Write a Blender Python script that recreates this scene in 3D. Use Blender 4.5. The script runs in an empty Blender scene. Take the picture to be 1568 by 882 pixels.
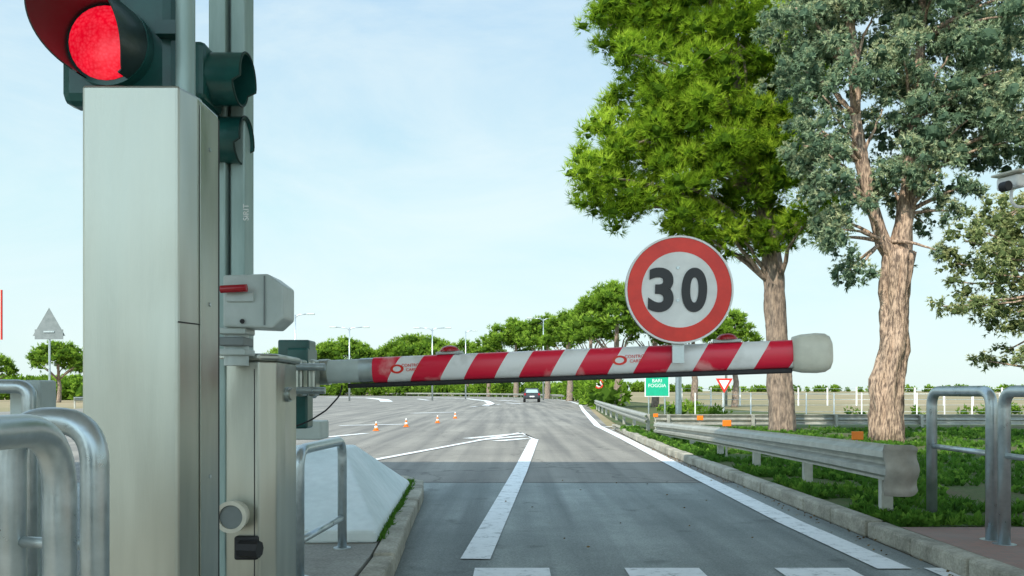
import bpy, bmesh, math, random
import numpy as np
from mathutils import Vector, Matrix, noise as mnoise

random.seed(4)
F=1300.0; H=1.25; HY=598.0; CX=784.0
def G(px,py,z=0.0):
    d=F*(H-z)/(py-HY); return ((px-CX)*d/F, d)
def P(px,py,d):
    return Vector(((px-CX)*d/F, d, H+(HY-py)*d/F))

scene=bpy.context.scene
COL=scene.collection

# ------------------------------------------------------------------ materials
def newmat(name):
    m=bpy.data.materials.new(name); m.use_nodes=True
    nt=m.node_tree; b=nt.nodes['Principled BSDF']
    return m,nt,b
def mat(name,c1,c2=None,rough=0.6,metal=0.0,scale=5.0,stretch=(1,1,1),bump=0.0,bscale=None,rvar=0.0,detail=6,emit=None,es=0,p0=0.35,p1=0.65,wave=0.0):
    m,nt,b=newmat(name)
    if c2 is None: c2=tuple(x*0.8 for x in c1)
    tc=nt.nodes.new('ShaderNodeTexCoord'); mp=nt.nodes.new('ShaderNodeMapping')
    mp.inputs['Scale'].default_value=stretch
    nt.links.new(tc.outputs['Object'],mp.inputs[0])
    n=nt.nodes.new('ShaderNodeTexNoise'); n.inputs['Scale'].default_value=scale; n.inputs['Detail'].default_value=detail; n.inputs['Roughness'].default_value=0.62
    nt.links.new(mp.outputs[0],n.inputs['Vector'])
    r=nt.nodes.new('ShaderNodeValToRGB'); r.color_ramp.elements[0].position=p0; r.color_ramp.elements[1].position=p1
    r.color_ramp.elements[0].color=(*c2,1); r.color_ramp.elements[1].color=(*c1,1)
    nt.links.new(n.outputs['Fac'],r.inputs[0]); nt.links.new(r.outputs[0],b.inputs['Base Color'])
    b.inputs['Metallic'].default_value=metal; b.inputs['Roughness'].default_value=rough
    if rvar:
        mr=nt.nodes.new('ShaderNodeMapRange'); mr.inputs[3].default_value=rough-rvar; mr.inputs[4].default_value=rough+rvar
        mr.inputs[1].default_value=0.3; mr.inputs[2].default_value=0.7
        nt.links.new(n.outputs['Fac'],mr.inputs[0]); nt.links.new(mr.outputs[0],b.inputs['Roughness'])
    last=None
    if wave:
        mw_=nt.nodes.new('ShaderNodeMapping'); mw_.inputs['Scale'].default_value=(2.2,2.2,0.7); nt.links.new(tc.outputs['Object'],mw_.inputs[0])
        n4=nt.nodes.new('ShaderNodeTexNoise'); n4.inputs['Scale'].default_value=2.0; n4.inputs['Detail'].default_value=1
        nt.links.new(mw_.outputs[0],n4.inputs['Vector'])
        bw=nt.nodes.new('ShaderNodeBump'); bw.inputs['Strength'].default_value=1.0; bw.inputs['Distance'].default_value=wave
        nt.links.new(n4.outputs['Fac'],bw.inputs['Height']); nt.links.new(bw.outputs[0],b.inputs['Normal']); last=bw
    if bump:
        n2=nt.nodes.new('ShaderNodeTexNoise'); n2.inputs['Scale'].default_value=bscale or scale*6; n2.inputs['Detail'].default_value=5
        nt.links.new(mp.outputs[0],n2.inputs['Vector'])
        bp=nt.nodes.new('ShaderNodeBump'); bp.inputs['Strength'].default_value=bump; bp.inputs['Distance'].default_value=0.02
        nt.links.new(n2.outputs['Fac'],bp.inputs['Height']); nt.links.new(bp.outputs[0],b.inputs['Normal'])
        if last: nt.links.new(last.outputs[0],bp.inputs['Normal'])
    if emit:
        b.inputs['Emission Color'].default_value=(*emit,1); b.inputs['Emission Strength'].default_value=es
    return m
def ground_mat(name,cA,cB,cS,big=0.25,fine=60,bump=0.25,rough=0.9,streak=True,cracks=False,fv=(0.78,1.16)):
    m,nt,b=newmat(name); N=nt.nodes.new; L=nt.links.new
    tc=N('ShaderNodeTexCoord')
    n1=N('ShaderNodeTexNoise'); n1.inputs['Scale'].default_value=big; n1.inputs['Detail'].default_value=7; n1.inputs['Roughness'].default_value=0.65
    L(tc.outputs['Object'],n1.inputs['Vector'])
    r=N('ShaderNodeValToRGB'); r.color_ramp.elements[0].position=0.35; r.color_ramp.elements[1].position=0.66
    r.color_ramp.elements[0].color=(*cA,1); r.color_ramp.elements[1].color=(*cB,1); L(n1.outputs['Fac'],r.inputs[0])
    last=r.outputs[0]
    if streak:
        mp=N('ShaderNodeMapping'); mp.inputs['Scale'].default_value=(2.2,0.07,1); mp.inputs['Rotation'].default_value=(0,0,0.04); L(tc.outputs['Object'],mp.inputs[0])
        n3=N('ShaderNodeTexNoise'); n3.inputs['Scale'].default_value=1.0; n3.inputs['Detail'].default_value=5; L(mp.outputs[0],n3.inputs['Vector'])
        mr=N('ShaderNodeMapRange'); mr.inputs[1].default_value=0.40; mr.inputs[2].default_value=0.64; mr.inputs[3].default_value=0; mr.inputs[4].default_value=0.85; L(n3.outputs['Fac'],mr.inputs[0])
        mx=N('ShaderNodeMixRGB'); mx.inputs[2].default_value=(*cS,1); L(mr.outputs[0],mx.inputs[0]); L(last,mx.inputs[1]); last=mx.outputs[0]
        n5=N('ShaderNodeTexNoise'); n5.inputs['Scale'].default_value=2.3; n5.inputs['Detail'].default_value=3; L(tc.outputs['Object'],n5.inputs['Vector'])
        m5=N('ShaderNodeMapRange'); m5.inputs[1].default_value=0.62; m5.inputs[2].default_value=0.72; m5.inputs[3].default_value=1; m5.inputs[4].default_value=0.72; L(n5.outputs['Fac'],m5.inputs[0])
        x5=N('ShaderNodeMixRGB'); x5.blend_type='MULTIPLY'; x5.inputs[0].default_value=1; L(last,x5.inputs[1]); L(m5.outputs[0],x5.inputs[2]); last=x5.outputs[0]
    n2=N('ShaderNodeTexNoise'); n2.inputs['Scale'].default_value=fine; n2.inputs['Detail'].default_value=4; L(tc.outputs['Object'],n2.inputs['Vector'])
    mr2=N('ShaderNodeMapRange'); mr2.inputs[1].default_value=0.3; mr2.inputs[2].default_value=0.7; mr2.inputs[3].default_value=fv[0]; mr2.inputs[4].default_value=fv[1]; L(n2.outputs['Fac'],mr2.inputs[0])
    mm=N('ShaderNodeMixRGB'); mm.blend_type='MULTIPLY'; mm.inputs[0].default_value=1; L(last,mm.inputs[1]); L(mr2.outputs[0],mm.inputs[2]); last=mm.outputs[0]
    if cracks:
        v=N('ShaderNodeTexVoronoi'); v.feature='DISTANCE_TO_EDGE'; v.inputs['Scale'].default_value=0.35
        nd=N('ShaderNodeTexNoise'); nd.inputs['Scale'].default_value=1.5; L(tc.outputs['Object'],nd.inputs['Vector'])
        ma=N('ShaderNodeMixRGB'); ma.blend_type='ADD'; ma.inputs[0].default_value=0.8; L(tc.outputs['Object'],ma.inputs[1]); L(nd.outputs['Color'],ma.inputs[2]); L(ma.outputs[0],v.inputs['Vector'])
        mr3=N('ShaderNodeMapRange'); mr3.inputs[1].default_value=0.0; mr3.inputs[2].default_value=0.012; mr3.inputs[3].default_value=0.65; mr3.inputs[4].default_value=1.0; L(v.outputs['Distance'],mr3.inputs[0])
        mc=N('ShaderNodeMixRGB'); mc.blend_type='MULTIPLY'; mc.inputs[0].default_value=1; L(last,mc.inputs[1]); L(mr3.outputs[0],mc.inputs[2]); last=mc.outputs[0]
    L(last,b.inputs['Base Color']); b.inputs['Roughness'].default_value=rough; b.inputs['Specular IOR Level'].default_value=0.25
    bp=N('ShaderNodeBump'); bp.inputs['Strength'].default_value=bump; bp.inputs['Distance'].default_value=0.01; L(n2.outputs['Fac'],bp.inputs['Height']); L(bp.outputs[0],b.inputs['Normal'])
    return m
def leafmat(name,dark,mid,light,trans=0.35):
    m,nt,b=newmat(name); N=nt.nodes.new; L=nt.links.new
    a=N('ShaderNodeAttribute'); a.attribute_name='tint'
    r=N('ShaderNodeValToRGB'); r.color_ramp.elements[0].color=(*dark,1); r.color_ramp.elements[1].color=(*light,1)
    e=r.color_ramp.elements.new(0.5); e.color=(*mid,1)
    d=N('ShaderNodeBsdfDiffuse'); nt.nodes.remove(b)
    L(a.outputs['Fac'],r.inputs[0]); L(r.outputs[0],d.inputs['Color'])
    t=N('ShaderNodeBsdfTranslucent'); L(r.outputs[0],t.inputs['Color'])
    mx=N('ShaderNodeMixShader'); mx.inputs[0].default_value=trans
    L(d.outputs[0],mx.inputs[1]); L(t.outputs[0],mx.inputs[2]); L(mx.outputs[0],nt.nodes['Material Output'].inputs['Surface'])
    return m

M={}
M['steel']=mat('brushed_steel',(0.53,0.545,0.48),(0.43,0.45,0.40),rough=0.38,metal=1.0,scale=1.6,stretch=(5,5,0.45),rvar=0.05,detail=3,wave=0.035,bump=0.035,bscale=45)
M['steel2']=mat('weathered_steel',(0.50,0.52,0.47),(0.38,0.41,0.37),rough=0.38,metal=0.95,scale=3,stretch=(3,3,0.8),rvar=0.06,wave=0.02,bump=0.03,bscale=40)
M['galv']=mat('galvanised_steel',(0.56,0.62,0.63),(0.43,0.49,0.50),rough=0.36,metal=0.8,scale=14,rvar=0.1,bump=0.03)
M['rail']=mat('guard_rail_zinc',(0.50,0.50,0.45),(0.36,0.36,0.32),rough=0.5,metal=0.35,scale=6,rvar=0.1,bump=0.08)
M['railend']=mat('guard_rail_end_dark',(0.40,0.37,0.32),(0.29,0.27,0.23),rough=0.6,metal=0.2,scale=7,bump=0.08)  # darker, browner tone than the rail beam
M['pole']=mat('pole_grey_green',(0.36,0.48,0.46),(0.27,0.38,0.36),rough=0.42,metal=0.2,scale=4,stretch=(4,4,0.6))
M['green']=mat('signal_housing_green',(0.012,0.095,0.085),(0.008,0.06,0.055),rough=0.3,scale=8)
M['visor']=mat('signal_visor_dark',(0.03,0.055,0.055),(0.02,0.04,0.04),rough=0.35,scale=8)
M['greenin']=mat('signal_inside',(0.01,0.05,0.04),(0.005,0.02,0.018),rough=0.6,scale=8)
def lensmat():
    m,nt,b=newmat('signal_lens_lit'); N=nt.nodes.new; L=nt.links.new
    tc=N('ShaderNodeTexCoord'); v=N('ShaderNodeTexVoronoi'); v.inputs['Scale'].default_value=110; L(tc.outputs['Object'],v.inputs['Vector'])
    n=N('ShaderNodeTexNoise'); n.inputs['Scale'].default_value=12; L(tc.outputs['Object'],n.inputs['Vector'])
    r=N('ShaderNodeValToRGB'); r.color_ramp.elements[0].color=(1.0,0.045,0.075,1); r.color_ramp.elements[1].color=(0.85,0.0,0.02,1); r.color_ramp.elements[1].position=0.8
    L(v.outputs['Distance'],r.inputs[0]); r2=N('ShaderNodeValToRGB'); r2.color_ramp.elements[0].position=0.3; r2.color_ramp.elements[0].color=(0.75,0.75,0.75,1); r2.color_ramp.elements[1].position=0.7; L(n.outputs['Fac'],r2.inputs[0])
    mx=N('ShaderNodeMixRGB'); mx.blend_type='MULTIPLY'; mx.inputs[0].default_value=1; L(r.outputs[0],mx.inputs[1]); L(r2.outputs[0],mx.inputs[2])
    L(mx.outputs[0],b.inputs['Emission Color']); b.inputs['Emission Strength'].default_value=1.0; b.inputs['Base Color'].default_value=(0.5,0.01,0.02,1); b.inputs['Roughness'].default_value=0.3
    return m
M['redlens']=lensmat()
M['darklens']=mat('signal_lens_off',(0.02,0.05,0.04),rough=0.15)
M['black']=mat('black_rubber',(0.02,0.02,0.022),rough=0.6)
M['plastic']=mat('cream_plastic',(0.68,0.66,0.55),(0.54,0.52,0.43),rough=0.45,scale=8)
M['capw']=mat('end_cap',(0.74,0.73,0.62),(0.56,0.55,0.46),rough=0.4,scale=6)
M['boxg']=mat('light_grey_enamel',(0.54,0.61,0.59),(0.42,0.49,0.47),rough=0.4,scale=6)
M['red']=mat('red_reflective',(0.88,0.035,0.015),(0.70,0.022,0.012),rough=0.35,scale=9)
M['redlamp']=mat('red_lamp_plastic',(0.40,0.01,0.02),rough=0.2)
M['white']=mat('sign_white',(0.88,0.89,0.88),(0.76,0.77,0.76),rough=0.4,scale=10)
M['blk']=mat('sign_black',(0.015,0.016,0.02),rough=0.4)
M['signgreen']=mat('sign_green',(0.01,0.45,0.26),(0.01,0.38,0.22),rough=0.4)
M['signback']=mat('sign_back_grey',(0.22,0.25,0.25),(0.16,0.19,0.19),rough=0.5,metal=0.3)
M['orange']=mat('orange_reflector',(0.9,0.22,0.01),(0.8,0.18,0.01),rough=0.35)
M['asphalt']=ground_mat('asphalt',(0.24,0.226,0.20),(0.33,0.31,0.27),(0.165,0.158,0.145),cracks=True,fv=(0.70,1.22))
M['slab']=ground_mat('concrete_slab',(0.25,0.275,0.258),(0.37,0.395,0.37),(0.165,0.182,0.176),big=0.8,fine=90,fv=(0.72,1.22))
M['island']=ground_mat('island_concrete',(0.26,0.25,0.22),(0.38,0.37,0.33),(0.2,0.2,0.19),big=1.5,streak=False)
M['kerb']=ground_mat('kerb_stone',(0.25,0.235,0.19),(0.48,0.45,0.37),(0.2,0.2,0.19),big=3,fine=50,streak=False,bump=0.6)
M['mound']=ground_mat('painted_concrete',(0.62,0.70,0.69),(0.75,0.81,0.80),(0.4,0.4,0.4),big=1.3,fine=12,streak=False,bump=0.08,rough=0.7,fv=(0.93,1.04))
M['grassg']=ground_mat('grass_soil',(0.12,0.10,0.055),(0.05,0.11,0.022),(0.1,0.1,0.05),big=0.9,fine=30,streak=False,bump=1.0)
M['field']=ground_mat('dry_field',(0.19,0.18,0.085),(0.38,0.29,0.18),(0.1,0.1,0.05),big=0.03,fine=3,streak=False,bump=0.5)
M['bark']=mat('pine_bark',(0.38,0.29,0.22),(0.11,0.085,0.07),rough=0.9,scale=7,stretch=(2.6,2.6,0.7),bump=1.0,bscale=11)
M['bark2']=mat('cypress_bark',(0.54,0.39,0.28),(0.13,0.09,0.068),rough=0.9,scale=9,stretch=(2.8,2.8,0.6),bump=1.0,bscale=14,p0=0.40,p1=0.60)
M['carpaint']=mat('car_paint_dark',(0.05,0.055,0.065),rough=0.3,metal=0.4)
M['glass']=mat('car_glass',(0.02,0.03,0.035),rough=0.08)
M['roofm']=mat('canopy_white',(0.75,0.75,0.72),rough=0.6)
M['booth']=mat('reflection_booth_panel',(0.30,0.20,0.10),(0.24,0.16,0.08),rough=0.5)
def paintmat():
    m,nt,b=newmat('road_paint'); N=nt.nodes.new; L=nt.links.new
    tc=N('ShaderNodeTexCoord'); n=N('ShaderNodeTexNoise'); n.inputs['Scale'].default_value=7; n.inputs['Detail'].default_value=10; n.inputs['Roughness'].default_value=0.8
    L(tc.outputs['Object'],n.inputs['Vector'])
    r=N('ShaderNodeValToRGB'); e=r.color_ramp.elements; e[0].position=0.36; e[0].color=(0.32,0.33,0.32,1); e[1].position=0.46; e[1].color=(0.74,0.75,0.74,1)
    k=r.color_ramp.elements.new(0.7); k.color=(0.86,0.87,0.86,1)
    L(n.outputs['Fac'],r.inputs[0]); L(r.outputs[0],b.inputs['Base Color']); b.inputs['Roughness'].default_value=0.75
    return m
M['paint']=paintmat()
def brickmat():
    m,nt,b=newmat('red_paving'); N=nt.nodes.new; L=nt.links.new
    tc=N('ShaderNodeTexCoord'); br=N('ShaderNodeTexBrick'); br.inputs['Scale'].default_value=4
    br.inputs['Color1'].default_value=(0.38,0.18,0.14,1); br.inputs['Color2'].default_value=(0.29,0.14,0.11,1); br.inputs['Mortar'].default_value=(0.2,0.16,0.13,1)
    br.inputs['Mortar Size'].default_value=0.02
    L(tc.outputs['Object'],br.inputs['Vector'])
    n=N('ShaderNodeTexNoise'); n.inputs['Scale'].default_value=3; n.inputs['Detail'].default_value=8; L(tc.outputs['Object'],n.inputs['Vector'])
    mx=N('ShaderNodeMixRGB'); mx.inputs[2].default_value=(0.26,0.22,0.19,1); L(n.outputs['Fac'],mx.inputs[0]); L(br.outputs[0],mx.inputs[1])
    L(mx.outputs[0],b.inputs['Base Color']); b.inputs['Roughness'].default_value=0.85
    return m
M['brick']=brickmat()
def stripemat(period,x0,slant,duty):
    m,nt,b=newmat('boom_stripes'); N=nt.nodes.new; L=nt.links.new
    tc=N('ShaderNodeTexCoord'); s=N('ShaderNodeSeparateXYZ'); L(tc.outputs['Object'],s.inputs[0])
    def mt(op,a,bv):
        k=N('ShaderNodeMath'); k.operation=op
        for i,v in enumerate((a,bv)):
            if v is None: continue
            if isinstance(v,(int,float)): k.inputs[i].default_value=v
            else: L(v,k.inputs[i])
        return k.outputs[0]
    zz=mt('MULTIPLY',s.outputs['Z'],slant); x=mt('SUBTRACT',s.outputs['X'],zz); x=mt('SUBTRACT',x,x0); x=mt('DIVIDE',x,period)
    fr=mt('FRACT',x,None); fac=mt('LESS_THAN',fr,duty)
    n=N('ShaderNodeTexNoise'); n.inputs['Scale'].default_value=9; n.inputs['Detail'].default_value=8; L(tc.outputs['Object'],n.inputs['Vector'])
    r=N('ShaderNodeValToRGB'); r.color_ramp.elements[0].position=0.3; r.color_ramp.elements[0].color=(0.64,0.64,0.62,1); r.color_ramp.elements[1].position=0.5; r.color_ramp.elements[1].color=(0.87,0.87,0.86,1); L(n.outputs['Fac'],r.inputs[0])
    r2=N('ShaderNodeValToRGB'); r2.color_ramp.elements[0].position=0.59; r2.color_ramp.elements[0].color=(0.78,0.012,0.05,1); r2.color_ramp.elements[1].position=0.71; r2.color_ramp.elements[1].color=(0.85,0.3,0.3,1); L(n.outputs['Fac'],r2.inputs[0])
    mx=N('ShaderNodeMixRGB'); L(fac,mx.inputs[0]); L(r.outputs[0],mx.inputs[1]); L(r2.outputs[0],mx.inputs[2]); L(mx.outputs[0],b.inputs['Base Color']); b.inputs['Roughness'].default_value=0.28
    return m

# ------------------------------------------------------------------ mesh helpers
def empty(name,loc=(0,0,0)):
    e=bpy.data.objects.new(name,None); e.empty_display_size=0.2; COL.objects.link(e); return e
def meshobj(name,verts,faces,m,parent=None,smooth=False):
    me=bpy.data.meshes.new(name); me.from_pydata([tuple(v) for v in verts],[],faces); me.update()
    bm=bmesh.new(); bm.from_mesh(me); bmesh.ops.recalc_face_normals(bm,faces=bm.faces); bm.to_mesh(me); bm.free()
    o=bpy.data.objects.new(name,me); COL.objects.link(o)
    if m: me.materials.append(m)
    if smooth:
        for p in me.polygons: p.use_smooth=True
    if parent: o.parent=parent
    return o
def bevel(o,w,seg=2):
    b=o.modifiers.new('b','BEVEL'); b.width=w; b.segments=seg; b.limit_method='ANGLE'; b.angle_limit=math.radians(35)
    return o
def box(name,c,s,m,parent=None,rot=0,bev=0.0,rx=0,ry=0):
    hx,hy,hz=s[0]/2,s[1]/2,s[2]/2
    R=Matrix.Rotation(rot,3,'Z')@Matrix.Rotation(ry,3,'Y')@Matrix.Rotation(rx,3,'X')
    vs=[Vector(c)+R@Vector((x*hx,y*hy,z*hz)) for x in(-1,1) for y in(-1,1) for z in(-1,1)]
    fs=[(0,1,3,2),(4,6,7,5),(0,4,5,1),(2,3,7,6),(0,2,6,4),(1,5,7,3)]
    o=meshobj(name,vs,fs,m,parent)
    if bev: bevel(o,bev)
    return o
def prism(name,poly,z0,z1,m,parent=None,bev=0):
    n=len(poly); vs=[(x,y,z0) for x,y in poly]+[(x,y,z1) for x,y in poly]
    fs=[tuple(range(n)),tuple(range(n,2*n))]+[(i,(i+1)%n,n+(i+1)%n,n+i) for i in range(n)]
    o=meshobj(name,vs,fs,m,parent)
    if bev: bevel(o,bev)
    return o
def frames(path):
    path=[Vector(p) for p in path]; T=[]
    for i in range(len(path)):
        a=path[max(0,i-1)]; b=path[min(len(path)-1,i+1)]; T.append((b-a).normalized())
    n=T[0].orthogonal().normalized(); out=[]
    for i,t in enumerate(T):
        n=(n-t*n.dot(t)).normalized(); out.append((path[i],n,t.cross(n)))
    return out
def tube(name,path,r,m,parent=None,seg=14,rough=0.0):
    rs=r if isinstance(r,(list,tuple)) else [r]*len(path)
    if rough:
        P2=[];R2=[]
        for i in range(len(path)-1):
            a=Vector(path[i]);b=Vector(path[i+1]);k=max(1,int((b-a).length/0.2))
            for j in range(k): P2.append(a.lerp(b,j/k)); R2.append(rs[i]+(rs[i+1]-rs[i])*j/k)
        P2.append(Vector(path[-1]));R2.append(rs[-1]); path,rs=P2,R2
    vs=[];fs=[]
    for k,(p,n,b) in enumerate(frames(path)):
        for i in range(seg):
            a=2*math.pi*i/seg; rr=rs[k]
            if rough: rr*=1+rough*mnoise.noise(Vector((math.cos(a)*2.4,math.sin(a)*2.4,p.z*1.1)))+rough*0.7*mnoise.noise(Vector((math.cos(a)*7,math.sin(a)*7,p.z*2.5)))
            vs.append(p+(n*math.cos(a)+b*math.sin(a))*rr)
    for k in range(len(path)-1):
        for i in range(seg):
            j=(i+1)%seg; fs.append((k*seg+i,k*seg+j,(k+1)*seg+j,(k+1)*seg+i))
    fs.append(tuple(range(seg))); fs.append(tuple((len(path)-1)*seg+i for i in range(seg)))
    return meshobj(name,vs,fs,m,parent,smooth=True)
def autosm(o):
    e=o.modifiers.new('es','EDGE_SPLIT'); e.split_angle=math.radians(40); return o
def cyl(name,a,b,r,m,parent=None,seg=24,r2=None):
    o=tube(name,[a,b],[r,r if r2 is None else r2],m,parent,seg); return autosm(o)
def fillet(pts,rad,n=7):
    pts=[Vector(p) for p in pts]; out=[pts[0]]
    for i in range(1,len(pts)-1):
        p=pts[i]; a=(pts[i-1]-p).normalized(); b=(pts[i+1]-p).normalized()
        s=p+a*rad; e=p+b*rad
        for k in range(n+1):
            t=k/n; out.append(s*(1-t)**2+p*2*t*(1-t)+e*t*t)
    out.append(pts[-1]); return out
def sheet(name,poly,z,m,parent=None):
    return meshobj(name,[(x,y,z) for x,y in poly],[tuple(range(len(poly)))],m,parent)
def strip(name,pts,w,z,m,parent=None):
    pts=[Vector((p[0],p[1],0)) for p in pts]; vs=[];fs=[]
    for i,p in enumerate(pts):
        t=(pts[min(i+1,len(pts)-1)]-pts[max(i-1,0)]).normalized(); n=Vector((-t.y,t.x,0))
        vs+= [(p+n*w/2)+Vector((0,0,z)),(p-n*w/2)+Vector((0,0,z))]
    for i in range(len(pts)-1): fs.append((2*i,2*i+1,2*i+3,2*i+2))
    return meshobj(name,vs,fs,m,parent)
def text(name,body,size,m,parent,mw,off=0.0,ext=0.002,align='CENTER'):
    cu=bpy.data.curves.new(name,'FONT'); cu.body=body; cu.size=size; cu.offset=off; cu.extrude=ext; cu.align_x=align; cu.align_y='CENTER'
    o=bpy.data.objects.new(name+'_t',cu); COL.objects.link(o); bpy.context.view_layer.update()
    me=bpy.data.meshes.new_from_object(o.evaluated_get(bpy.context.evaluated_depsgraph_get()))
    bpy.data.objects.remove(o); o2=bpy.data.objects.new(name,me); COL.objects.link(o2); me.materials.clear(); me.materials.append(m)
    o2.matrix_world=mw; 
    if parent: o2.parent=parent
    return o2
def disc(name,c,r,y,m,parent,th=0.01,r0=0.0,seg=64):
    vs=[];fs=[]
    for yy in (y,y+th):
        for i in range(seg):
            a=2*math.pi*i/seg; vs.append((c[0]+r*math.cos(a),yy,c[1]+r*math.sin(a)))
    for i in range(seg): j=(i+1)%seg; fs.append((i,j,seg+j,seg+i))
    if r0:
        for yy in (y,y+th):
            for i in range(seg):
                a=2*math.pi*i/seg; vs.append((c[0]+r0*math.cos(a),yy,c[1]+r0*math.sin(a)))
        for i in range(seg):
            j=(i+1)%seg; fs.append((i,j,2*seg+j,2*seg+i)); fs.append((seg+i,seg+j,3*seg+j,3*seg+i)); fs.append((2*seg+i,2*seg+j,3*seg+j,3*seg+i))
    else: fs+= [tuple(range(seg)),tuple(range(seg,2*seg))]
    return meshobj(name,vs,fs,m,parent)
def dome(name,c,r,m,parent,sx=1,sy=1,sz=1):
    vs=[];fs=[];nu=28;nv=8
    for j in range(nv+1):
        ph=(math.pi/2)*j/nv
        for i in range(nu):
            a=2*math.pi*i/nu; vs.append((c[0]+r*sx*math.cos(a)*math.cos(ph),c[1]+r*sy*math.sin(a)*math.cos(ph),c[2]+r*sz*math.sin(ph)))
    for j in range(nv):
        for i in range(nu): k=(i+1)%nu; fs.append((j*nu+i,j*nu+k,(j+1)*nu+k,(j+1)*nu+i))
    return meshobj(name,vs,fs,m,parent,smooth=True)

# ------------------------------------------------------------------ ground, roads
sheet('ground',[(-1500,-300),(1500,-300),(1500,2500),(-1500,2500)],-0.02,M['field'])
EDGE=[(3.02,-25),(3.02,20),(3.35,30),(4.9,52),(6.6,75),(7.3,95),(6.9,115),(4.0,140),(-3.5,165),(-15,185),(-34,202),(-70,215)]
road=EDGE+[(-110,205),(-60,150),(-36,110),(-30,60),(-30,-25)]
sheet('asphalt_road',road,0.0,M['asphalt'])
sheet('concrete_road',[(-14,-10),(3.0,-10),(3.0,11.45),(-14,11.6)],0.004,M['slab'])
strip('joint_seam',[(-14,11.6),(3.0,11.45)],0.04,0.008,M['black'])
mk=empty('road_markings')
def gl(pts): return [G(*p) for p in pts]
def stripg(name,pts,w): return strip(name,gl(pts),w,0.012,M['paint'],mk)
strip('lane_line_left',[(-0.27,6.25),(0.12,13),(0.56,21.5)],0.22,0.012,M['paint'],mk)
strip('gore_line',[(0.60,21.2),(0.25,25.0),(-2.6,14.7)],0.16,0.0125,M['paint'],mk)
strip('lane_line_right',[(2.66,5.9),(2.62,8),(2.72,14),(2.9,22),(3.02,30),(4.4,52),(6.0,75),(6.6,95),(6.2,115),(3.3,139),(-4,163),(-15,182)],0.24,0.0135,M['paint'],mk)
for i,(a,b) in enumerate([((715,672),(800,664)),((735,674),(803,668)),((760,676),(805,672))]): stripg('hatch_%d'%i,[a,b],0.3)
stripg('mark_a',[(500,670),(560,664)],0.25); stripg('mark_b',[(520,652),(618,650)],0.35); stripg('mark_c',[(632,633),(700,631)],0.45)
stripg('mark_d',[(592,615),(588,612),(565,609.5),(500,608)],1.4); stripg('mark_e',[(640,611),(656,613)],0.5)
stripg('mark_f',[(742,622),(752,618),(745,614),(715,610.5),(650,608.3)],0.7)
stripg('mark_g',[(763,613),(795,614.5)],0.7)
stripg('mark_h',[(775,617),(800,618.5)],0.5)
for i in range(5): stripg('zebra_%d'%i,[(722+i*7,623-i*0.6),(742+i*6,621.5-i*0.6)],0.35)
for i in range(6):
    stripg('hatchr_%d'%i,[(925+i*13,654+i*4.3),(975+i*9,652+i*4.3)],0.22)
for i in range(4):
    x=-0.26+i*1.045; sheet('give_way_%d'%i,[(x,5.45),(x+0.52,5.45),(x+0.52,5.93),(x,5.93)],0.012,M['paint'],mk)

prism('traffic_island',[(-0.90,-4),(-0.95,5.7),(-1.16,9.6),(-1.25,10.4),(-1.4,10.75),(-2.5,10.8),(-2.65,10.5),(-2.68,-4)],0.005,0.145,M['island'])
def kerb(name,pts,w,h,side,blk=0.9):
    e=empty(name); pts=[Vector((x,y,0)) for x,y in pts]; n=0
    for a,b in zip(pts,pts[1:]):
        L=(b-a).length; k=max(1,round(L/blk)); t=(b-a).normalized(); nn=Vector((-t.y,t.x,0))*side
        for i in range(k):
            p=a+t*(L*i/k+0.006); q=a+t*(L*(i+1)/k-0.006)
            j=random.uniform(-0.008,0.008); hh=h+random.uniform(-0.012,0.008)
            poly=[p+nn*j,q+nn*j,q+nn*(w+j),p+nn*(w+j)]
            prism('kerb_stone_%d'%n,[(v.x,v.y) for v in poly],0.002,hh,M['kerb'],e,bev=0.022); n+=1
kerb('island_kerb',[(-0.72,-1),(-0.79,5.7),(-1.0,9.6),(-1.08,10.4),(-1.3,10.9),(-1.6,11.0),(-2.5,11.0)],0.15,0.155,1)
kerb('road_kerb',[(3.0,0),(3.0,8),(2.98,14),(3.02,20),(3.3,28)],0.17,0.15,-1,0.8)
sheet('brick_pavement',[(3.16,-5),(12,-5),(12,6.9),(3.16,6.9)],0.14,M['brick'])
vs=[];fs=[];nx,ny=60,50
for j in range(ny+1):
    for i in range(nx+1):
        x=3.16+(26-3.16)*(i/nx)**1.6; y=6.9+(27-6.9)*j/ny
        z=0.13+0.05*mnoise.noise(Vector((x*0.8,y*0.8,0)))*min(1,(x-3.16)*2)
        if i==0: x=3.17+max(0,(y-20))*0.04
        vs.append((x,y,z))
for j in range(ny):
    for i in range(nx): a=j*(nx+1)+i; fs.append((a,a+1,a+nx+2,a+nx+1))
meshobj('grass_verge',vs,fs,M['grassg'],smooth=True)
sheet('grass_strip',[(3.6,27.2),(26,27.2),(24,33),(15,50),(13,110),(12,150),(0,185),(-40,215),(-34,202.5),(-15,185.5),(-3.2,165.3),(4.3,140),(7.2,115),(7.6,95),(6.9,75),(5.2,52)],-0.008,M['grassg'])

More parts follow.
